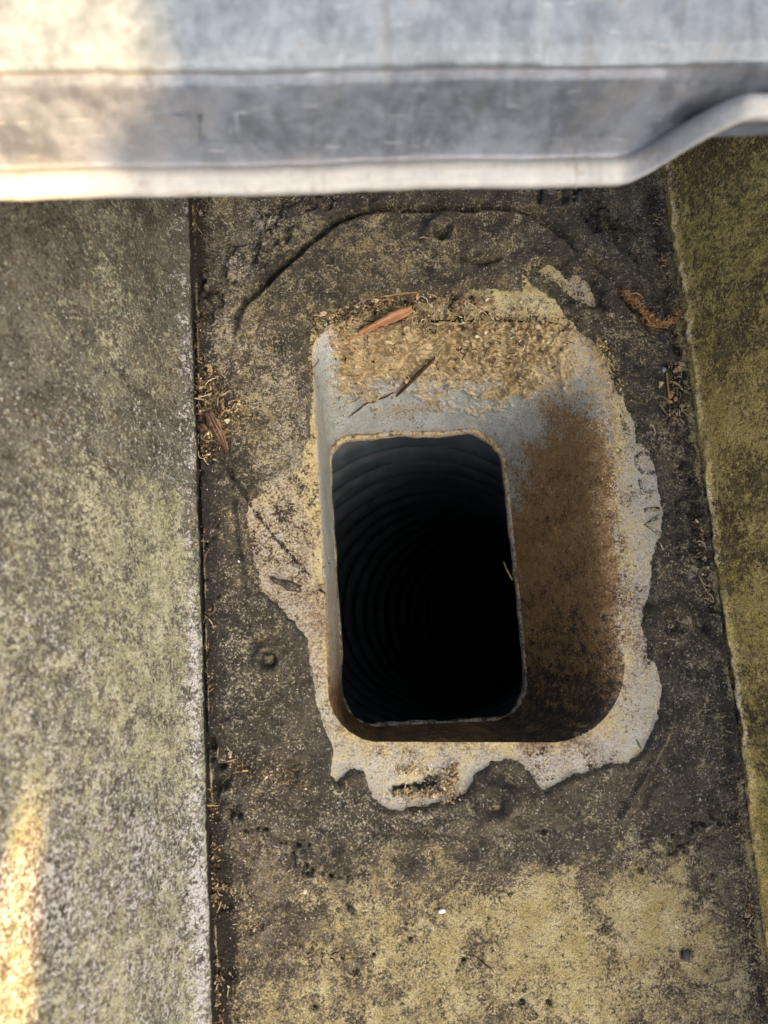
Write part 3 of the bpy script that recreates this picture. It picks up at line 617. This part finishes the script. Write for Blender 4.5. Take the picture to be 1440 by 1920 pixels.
def sheet_letter(strokes, r=.00055):
    V = []; Q = []; T = []
    for stt in strokes:
        pts = [face_pt(x, y) for x, y in stt]; a, b, c = tube_data(pts, r, 6, .8, (0, -.6, .8)); o_ = len(V); V += a; Q += [tuple(i+o_ for i in f) for f in b]; T += [tuple(i+o_ for i in f) for f in c]
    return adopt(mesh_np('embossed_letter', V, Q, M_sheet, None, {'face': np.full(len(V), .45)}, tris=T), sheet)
sheet_letter([[(76, 253), (97, 230), (117, 209), (134, 230), (152, 253)], [(88, 246), (140, 246)]])
sheet_letter([[(196, 215), (194, 257), (246, 257)]])
sheet_letter([[(346, 210), (278, 209), (280, 258), (353, 258)]])
sheet_letter([[(376, 210), (379, 258), (446, 258), (441, 210)]])
sheet_letter([[(0, 250), (14, 240)], [(0, 275), (16, 262)]])


# ------------------------------------------------------------------ litter
_tm = ((sy < 860) & (sx > 585)) if False else (sy < 850)
_tx, _ty, _tp = sx[_tm][::5], sy[_tm][::5], np.stack([TX, TY, TZ], -1)[_tm][::5]
def top_pt(x, y, lift=0.0):
    """point on the far throat wall or the flange above it"""
    if y < 606: return P(x, y, .0022 + lift)
    k_ = np.argmin((_tx - x)**2 + (_ty - y)**2); return _tp[k_] + np.array([0, -.35, .9])*lift
def jit(r): return rng.normal()*r
crust_bits = Bits()
N = 0
while N < 2800:
    x, y = rng.uniform(575, 1125), rng.uniform(536, 790)
    d = .8*math.exp(-((y-606)/9)**2)*float(ss(600, 630, x)*ss(1060, 960, x)) + 1.1*math.exp(-((y - 583 + .05*(x-700))/30)**2)*float(ss(575, 600, x)*ss(945, 900, x)) + .8*float(blob(x, y, 880, 650, 75, 55)) + .5*float(blob(x, y, 700, 680, 70, 60)) + .35*float(blob(x, y, 1020, 640, 90, 45))
    if vn(x*.05, y*.05, 301) < .3: d *= .3
    if rng.uniform() > d: continue
    p = top_pt(x, y, rng.uniform(-.0004, .0016)); r = rng.lognormal(-8.3, .5); tone = np.clip(rng.normal(.64, .26), 0, 1)
    k_ = rng.uniform()
    if k_ < .62: crust_bits.crumb(p, min(r, .0011), tone)
    elif k_ < .88: crust_bits.flake(p, min(r*2.0, .0022), tone)
    else: crust_bits.fibre(p, rng.uniform(.002, .006), rng.uniform(.00008, .0002), tone)
    N += 1
for _ in range(70):
    x = rng.uniform(590, 935); y = 583 - .05*(x-700) + jit(17)
    if rng.uniform() < .25: x, y = 880 + jit(45), 650 + jit(35)
    p = top_pt(x, y, rng.uniform(-.0006, .0006)); crust_bits.crumb(p, rng.uniform(.0006, .0016), np.clip(rng.normal(.45, .28), 0, 1))
tag(crust_bits.build('litter_crust', M_bits), 'tan crust of crumbled leaf litter along the far lip of the drain hole', 'plant litter', kind='stuff')
_keepS = (e > -6) & (ext < 20) & (dh > 0)
def base_z(x, y):
    q = P(x, y); i_ = int(round((q[1]-ys2[0])/.00034)); j_ = int(round((q[0]-xs2[0])/(xs2[1]-xs2[0])))
    if 0 <= i_ < len(ys2) and 0 <= j_ < len(xs2):
        if _keepS[i_, j_]: return float(zsurf[i_, j_])
        if sd_out[i_, j_] < 0: return .0014
    X_, Y_ = np.array([x]), np.array([y]); return float(ground(X_, Y_, np.array([q[0]*1e3]), np.array([q[1]*1e3]))[0])
def pile(name, n, samp, label, z0, z1, mean=.5, sd=.25, sz=-8.0, fib=.2, mat=None):
    b = Bits()
    for _ in range(n):
        x, y, hgt = samp(); r = rng.lognormal(sz, .4); p = P(x, y, base_z(x, y) + .3*min(r, .0012) + hgt*(z1-z0)*rng.uniform(0, 1)**1.5); t = float(np.clip(rng.normal(mean, sd), 0, 1)); k_ = rng.uniform()
        if k_ < fib: b.fibre(p, rng.uniform(.0015, .005), rng.uniform(.00008, .00018), t)
        elif k_ < fib + .25: b.flake(p, min(r*2, .0022), t)
        else: b.crumb(p, min(r, .0012), t)
    return tag(b.build(name, mat or M_bits), label, 'plant litter', kind='stuff')
def left_s():
    while True:
        x, y = rng.uniform(364, 470), rng.uniform(688, 860)
        d = float(blob(x, y, 385, 745, 30, 50) + .9*blob(x, y, 430, 770, 35, 12, 10) + .9*blob(x, y, 395, 810, 25, 35))
        if rng.uniform() < d: return x, y, min(1, d)
pile('leaf_litter', 620, left_s, 'brown heap of crumbled leaf litter against the left gutter wall', .0006, .0036, .42, .28)
def row_s():
    x = rng.uniform(430, 580); y = 1432 + .26*(x-430) + jit(16); return x, y, 1
pile('leaf_litter', 150, row_s, 'loose dark crumbs in a short row left of the hole near corner', .0, .0008, .4, .3, -8.2, .15)
def slot_s():
    while True:
        x, y = rng.uniform(725, 865), rng.uniform(1425, 1508)
        d = float(blob(x, y, 842, 1470, 17, 32) + .7*blob(x, y, 790, 1488, 55, 9) + .5*blob(x, y, 775, 1445, 30, 10))
        if rng.uniform() < d: return x, y, min(1, d)
pile('leaf_litter', 420, slot_s, 'sandy tan crumbs caught in the slot just below the drain hole', .0, .0016, .68, .18, -8.1, .04)
def pocket_s():
    while True:
        x, y = rng.uniform(1232, 1306), rng.uniform(672, 800)
        d = float(blob(x, y, 1268, 770, 24, 12) + .6*blob(x, y, 1265, 735, 20, 25) + .5*blob(x, y, 1262, 690, 16, 10))
        if rng.uniform() < d: return x, y, min(1, d)
pile('leaf_litter', 170, pocket_s, 'dark pocket of husks and crumbs against the right gutter wall', .0002, .0022, .45, .33, -8.0, .3)
def seam_s():
    t = rng.uniform(); q = np.array([(1172, 548), (1195, 570), (1220, 602), (1245, 608), (1280, 585)]); x = np.interp(t, np.linspace(0, 1, 5), q[:, 0]); y = np.interp(t, np.linspace(0, 1, 5), q[:, 1]); return x + jit(4), y + jit(4), 1
pile('rusty_fibre_seam', 700, seam_s, 'rust orange fibrous line in the upper right corner seam of the tar', .0, .0013, .62, .16, -8.35, .10, m_tone('rusty_fibres', [(.06, .035, .018), (.20, .105, .045), (.40, .22, .085), (.52, .38, .18)]))
def small_s():
    q = [(600, 1785, 18, 10), (640, 1790, 10, 6), (430, 1700, 18, 30), (435, 1830, 16, 40), (585, 1072, 18, 28), (540, 1055, 25, 10), (596, 1110, 8, 14), (470, 1745, 14, 8)][int(rng.integers(0, 8))]
    return q[0] + jit(q[2]), q[1] + jit(q[3]), 1
pile('fine_litter', 260, small_s, 'scattered fine brown leaf crumbs on the floor left of the hole', .0000, .0006, .45, .3, -8.4, .08)
def seam_l():
    while True:
        y = rng.uniform(380, 1915); x = 358 + .0305*(y-360) + abs(jit(11))
        if rng.uniform() < (vn(y*.02, 0, 441) - .35)*2: return x, y, 1
pile('seam_litter', 700, seam_l, 'dark soil crumbs and fibres packed along the seam under the left wall', .0, .0009, .36, .30, -8.3, .12)
def seam_r():
    while True:
        y = rng.uniform(400, 1790); x = 1232 + .1345*(y-360) - abs(jit(9))
        if rng.uniform() < (vn(y*.02, 0, 451) - .35)*2: return x, y, 1
pile('seam_litter', 560, seam_r, 'yellowish crumbs and fibres caught along the seam under the right wall', .0, .0008, .55, .3, -8.3, .12)
def lip_s():
    q = np.array([(1105, 640), (1130, 700), (1142, 780), (1140, 850), (1132, 920), (1152, 1010), (1160, 1100), (1166, 1220)]); t = rng.uniform()**1.5
    x = np.interp(t, np.linspace(0, 1, 8), q[:, 0]); y = np.interp(t, np.linspace(0, 1, 8), q[:, 1]); return x + 14 + jit(13)*(1 - .5*t), y + jit(8), .5 + .5*(vn(y*.05, 0, 461))
pile('lichen_crust', 620, lip_s, 'flaky yellow lichen crust along the right lip of the drain hole', .0, .0009, .62, .2, -8.5, .04, m_tone('yellow_lichen', [(.10, .06, .025), (.30, .20, .07), (.50, .40, .16), (.62, .56, .30)]))
def grit_s():
    while True:
        x, y = rng.uniform(380, 1400), rng.uniform(370, 1910)
        if sdf(np.array([x]), np.array([y]), hole_px)[0] > 15 and x < 1225 + (y-360)*.13: return x, y, 1
pile('fine_grit', 620, grit_s, 'fine pale and dark grit strewn over the whole gutter floor', .0, .0003, .62, .38, -8.9, .06)

def ribbon(name, pts, widths, mat, th=.0004, curl=.0, twist=(0, 0, 1)):
    """tapered strip with thickness, slightly cupped and rough-edged"""
    pts = [Vector(p) for p in pts]; n = len(pts); m = 9; V = []; Q = []
    for sgn in (1, -1):
        for i, p in enumerate(pts):
            t = (pts[min(i+1, n-1)]-pts[max(i-1, 0)]).normalized(); s_ = t.cross(Vector(twist)).normalized(); u_ = s_.cross(t)
            for k_ in range(m):
                a = (k_/(m-1)-.5)*2; V.append(tuple(p + s_*a*widths[i]*(1 + rng.normal()*.18) + u_*(curl*a*a + sgn*th*.5*(1-.7*a*a) + rng.normal()*th*.15)))
    for i in range(n-1):
        for k_ in range(m-1):
            a = i*m+k_; Q.append((a, a+1, a+m+1, a+m)); b = n*m+a; Q.append((b, b+m, b+m+1, b+1))
    for i in range(n-1):
        for k_ in (0, m-1):
            a = i*m+k_; Q.append((a, a+m, n*m+a+m, n*m+a))
    lat = np.clip(rng.normal(.55, .28, m), 0, 1); tn = np.clip(np.tile(lat, 2*n) + rng.normal(0, .08, 2*n*m), 0, 1)
    return mesh_np(name, V, Q, mat, None, {'tone': tn})
def path(px_pts, n, lift, fn=top_pt):
    q = np.array(px_pts, float); t = np.linspace(0, 1, n); tk = np.linspace(0, 1, len(q))
    return [fn(np.interp(v, tk, q[:, 0]), np.interp(v, tk, q[:, 1]), lift) for v in t]
def straight(a, b, n, bow=.0):
    a, b = np.array(a), np.array(b); return [a + (b-a)*t + np.array([0, 0, bow*4*t*(1-t)]) for t in np.linspace(0, 1, n)]
tag(ribbon('bark_strip', straight(top_pt(650, 637, .0034), top_pt(772, 579, .0042), 14, .0008), [.0002, .0004, .0006, .0009, .0010, .0012, .0012, .0014, .0015, .0017, .0016, .0017, .0014, .0008], M_bark, .0007, .0004, (0, -.5, .9)), 'orange strip of bark lying slanted on the far lip of the hole', 'bark')
tag(ribbon('bark_strip', straight(P(706, 556, .0030), P(806, 545, .0034), 12, .0010), [.0003, .0008, .0011, .0012, .0012, .0013, .0013, .0012, .0012, .0010, .0007, .0003], M_bark2, .0006, .0006), 'tan brown bark curl behind the orange strip under the tar edge', 'bark')
tag(tube('twig', straight(top_pt(744, 742, .0012), top_pt(806, 668, .0018), 10, .0006), [.0003, .0005, .0006, .0006, .0007, .0007, .0007, .0006, .0006, .0004], M_twig, None, 7), 'short dark twig leaning on the far wall of the hole', 'twig')
tag(tube('twig', path([(652, 782), (690, 755), (715, 745), (742, 733)], 10, .0006), [.0001, .0002, .0003, .0003, .0003, .0003, .0003, .0003, .0002, .0001], M_twig, None, 6), 'hair thin dark rootlet low on the far wall of the hole', 'twig')
tag(tube('twig', straight(P(890, 1792, .0006), P(926, 1822, .0007), 6), [.0001, .0002, .0003, .0003, .0002, .0001], M_twig, None, 6), 'tiny dark twig on the yellow floor near the bottom', 'twig')
# pointed brown leaf on the left heap
def leaf(a, b, wid, label, mat, cup=.0009):
    pts = straight(a, b, 12, .0014); wd = [wid*math.sin(math.pi*min(1, .12 + .9*t))**.8 + .0001 for t in np.linspace(0, 1, 12)]
    r = empty('dead_leaf', tuple(a)); tag(r, label, 'leaf')
    adopt(ribbon('blade', pts, wd, mat, .00025, cup), r)
    adopt(tube('midrib', [Vector(p) + Vector((0, 0, .0002)) for p in pts], [.00022]*8 + [.00016]*4, M_twig, None, 5), r)
leaf(P(392, 775, .0042), P(428, 850, .0020), .0015, 'pointed brown dead leaf tip sticking out of the left litter heap', M_leaf)
leaf(P(376, 798, .0028), P(398, 822, .0018), .0011, 'small crumpled tan leaf scrap under the left litter heap', M_leaf, .0006)
def ell(name, p, r, mat, label, cat, group=None, ang_=0, ridge_=.12):
    nn, mm = 14, 10; V = [(-r[0], 0, 0), (r[0], 0, 0)]; Q = []; T = []
    for i in range(1, mm):
        t = math.pi*i/mm
        for k_ in range(nn):
            a = 2*math.pi*k_/nn; q = (1 + ridge_*math.cos(a*3)*math.sin(t) + rng.normal()*.03)
            V.append((-r[0]*math.cos(t), r[1]*math.sin(t)*math.cos(a)*q, r[2]*math.sin(t)*math.sin(a)*q))
    for i in range(mm-2):
        for k_ in range(nn): Q.append((2+i*nn+k_, 2+i*nn+(k_+1) % nn, 2+(i+1)*nn+(k_+1) % nn, 2+(i+1)*nn+k_))
    for k_ in range(nn): T += [(0, 2+(k_+1) % nn, 2+k_), (1, 2+(mm-2)*nn+k_, 2+(mm-2)*nn+(k_+1) % nn)]
    o = mesh_np(name, V, Q, mat, tris=T); o.location = tuple(p); o.rotation_euler = (rng.uniform(-.3, .3), rng.uniform(-.3, .3), ang_); return tag(o, label, cat, group)
G_ = 'seeds in the litter pocket by the right wall'
ell('seed', P(1257, 742, .0016), (.0011, .0008, .0006), M_seed, 'orange tan seed husk at the upper left of the seed cluster', 'seed', G_, .9)
ell('seed', P(1256, 753, .0016), (.0010, .0007, .0006), M_seed, 'tan seed husk below the orange one in the seed cluster', 'seed', G_, -.3)
ell('seed', P(1267, 748, .0018), (.0009, .0006, .0005), M_seed, 'narrow tan seed in the middle of the seed cluster', 'seed', G_, 1.2)
ell('seed', P(1288, 745, .0018), (.0011, .0009, .0008), M_twig, 'round dark brown seed nearest the right gutter wall', 'seed', G_, .2)
ell('seed', P(1264, 761, .0018), (.0009, .0008, .0008), M_black, 'shiny black round seed at the foot of the cluster', 'seed', G_, .1)
ell('seed', P(1279, 761, .0018), (.0009, .0006, .0006), M_straw, 'pale striped oval seed beside the black seed', 'seed', G_, .1)
ell('seed', P(1268, 694, .0016), (.0014, .0007, .0004), M_seed, 'orange husk at the top of the litter pocket', 'seed', G_, .5)
ell('grit_stone', P(1244, 694, .0016), (.0010, .0008, .0007), m_simple('blue_grey_stone', (.32, .33, .36), (.2, .2, .22), 900), 'small blue grey stone at the top of the litter pocket', 'stone', None, .8)
tag(tube('straw', straight(P(1250, 700, .0022), P(1254, 740, .0024), 6), [.0002, .0003, .0003, .0003, .0003, .0002], M_straw, None, 5), 'upright bit of straw along the left of the litter pocket', 'straw')
tag(tube('straw', straight(P(1254, 714, .0026), P(1276, 724, .0022), 6, .0005), [.0001, .0002, .0004, .0005, .0004, .0001], M_straw, None, 5), 'short pale straw lying across the litter pocket', 'straw')
tag(tube('straw', [P(944, 1053, IN_Z+.001), P(950, 1068, IN_Z+.002), P(961, 1088, IN_Z+.003)], [.00012, .0003, .0003], M_straw, None, 5), 'thin dry straw poking over the right rim into the hole', 'straw')
def pipe_clump():
    b = Bits(); d0 = (P(900, 858, -.1) - CAM); d0 /= np.linalg.norm(d0); p0 = CAM + d0*((.0445 - CAM[1])/d0[1])
    for _ in range(70): b.crumb(p0 + np.array([jit(.0035), -abs(jit(.001)), jit(.004)]), rng.uniform(.0004, .0014), rng.uniform(.4, .9))
    return b.build('dirt_clump', M_bits)
tag(pipe_clump(), 'pale dirt clump stuck to the upper right of the ribbed pipe', 'dirt', kind='stuff')
ell('white_chip', P(829, 1709, .0010), (.0010, .0006, .0004), M_white, 'bright white chip on the yellowish floor below the hole', 'chip', None, .1)
ell('white_chip', P(572, 1672, .0008), (.0006, .0005, .0004), m_simple('cream_chip', (.62, .58, .46), (.5, .45, .35)), 'cream coloured chip on the dark floor at lower left', 'chip', None, .6)
ell('white_chip', P(1269, 1738, .0008), (.0005, .0003, .0003), M_white, 'tiny white chip among the yellow streaks at lower right', 'chip', None, -.6)
ell('grit_stone', P(658, 1705, .0008), (.0010, .0008, .0006), M_black, 'small black pellet on the floor below the hole', 'stone', None, -.4)
ell('grit_stone', P(1287, 1793, .0004), (.0009, .0014, .0007), m_simple('slate_stone', (.10, .105, .11), (.05, .05, .055), 900), 'slate grey stone sunk in the floor at lower right', 'stone')
ell('grit_stone', P(708, 402, .0016), (.0008, .0010, .0007), m_simple('pinkish_stone', (.32, .22, .17), (.2, .13, .1), 900), 'pinkish crumb on the tar near the roof sheet', 'stone')
ell('grit_stone', P(448, 1053, .0014), (.0006, .0005, .0004), M_white, 'white crumb on the tar left of the hole', 'stone')
for (x, y, r) in ((820, 460, .0018), (925, 1505, .0024), (1252, 1170, .0022), (505, 1236, .0015)):
    nn, mm = 20, 6; V = [(0, 0, r*.30)]; Q = []; T = []
    for i in range(1, mm+1):
        t = i/mm
        for k_ in range(nn):
            a = 2*math.pi*k_/nn; q = 1 + .08*math.sin(a*2 + x) + rng.normal()*.02; V.append((r*t*math.cos(a)*q, r*t*math.sin(a)*q, r*.30*(1-t**2.5) - .0004*t + rng.normal()*.00003))
    for k_ in range(nn): T.append((0, 1+k_, 1+(k_+1) % nn))
    for i in range(mm-1):
        for k_ in range(nn): Q.append((1+i*nn+k_, 1+(i+1)*nn+k_, 1+(i+1)*nn+(k_+1) % nn, 1+i*nn+(k_+1) % nn))
    V = [tuple(np.array(v) + P(x, y, .0036)) for v in V]
    adopt(mesh_np('rivet', V, Q, M_seal, None, {'lichen': np.full(len(V), .28), 'grey': np.full(len(V), .12), 'dark': np.full(len(V), .15)}, tris=T), outlet)
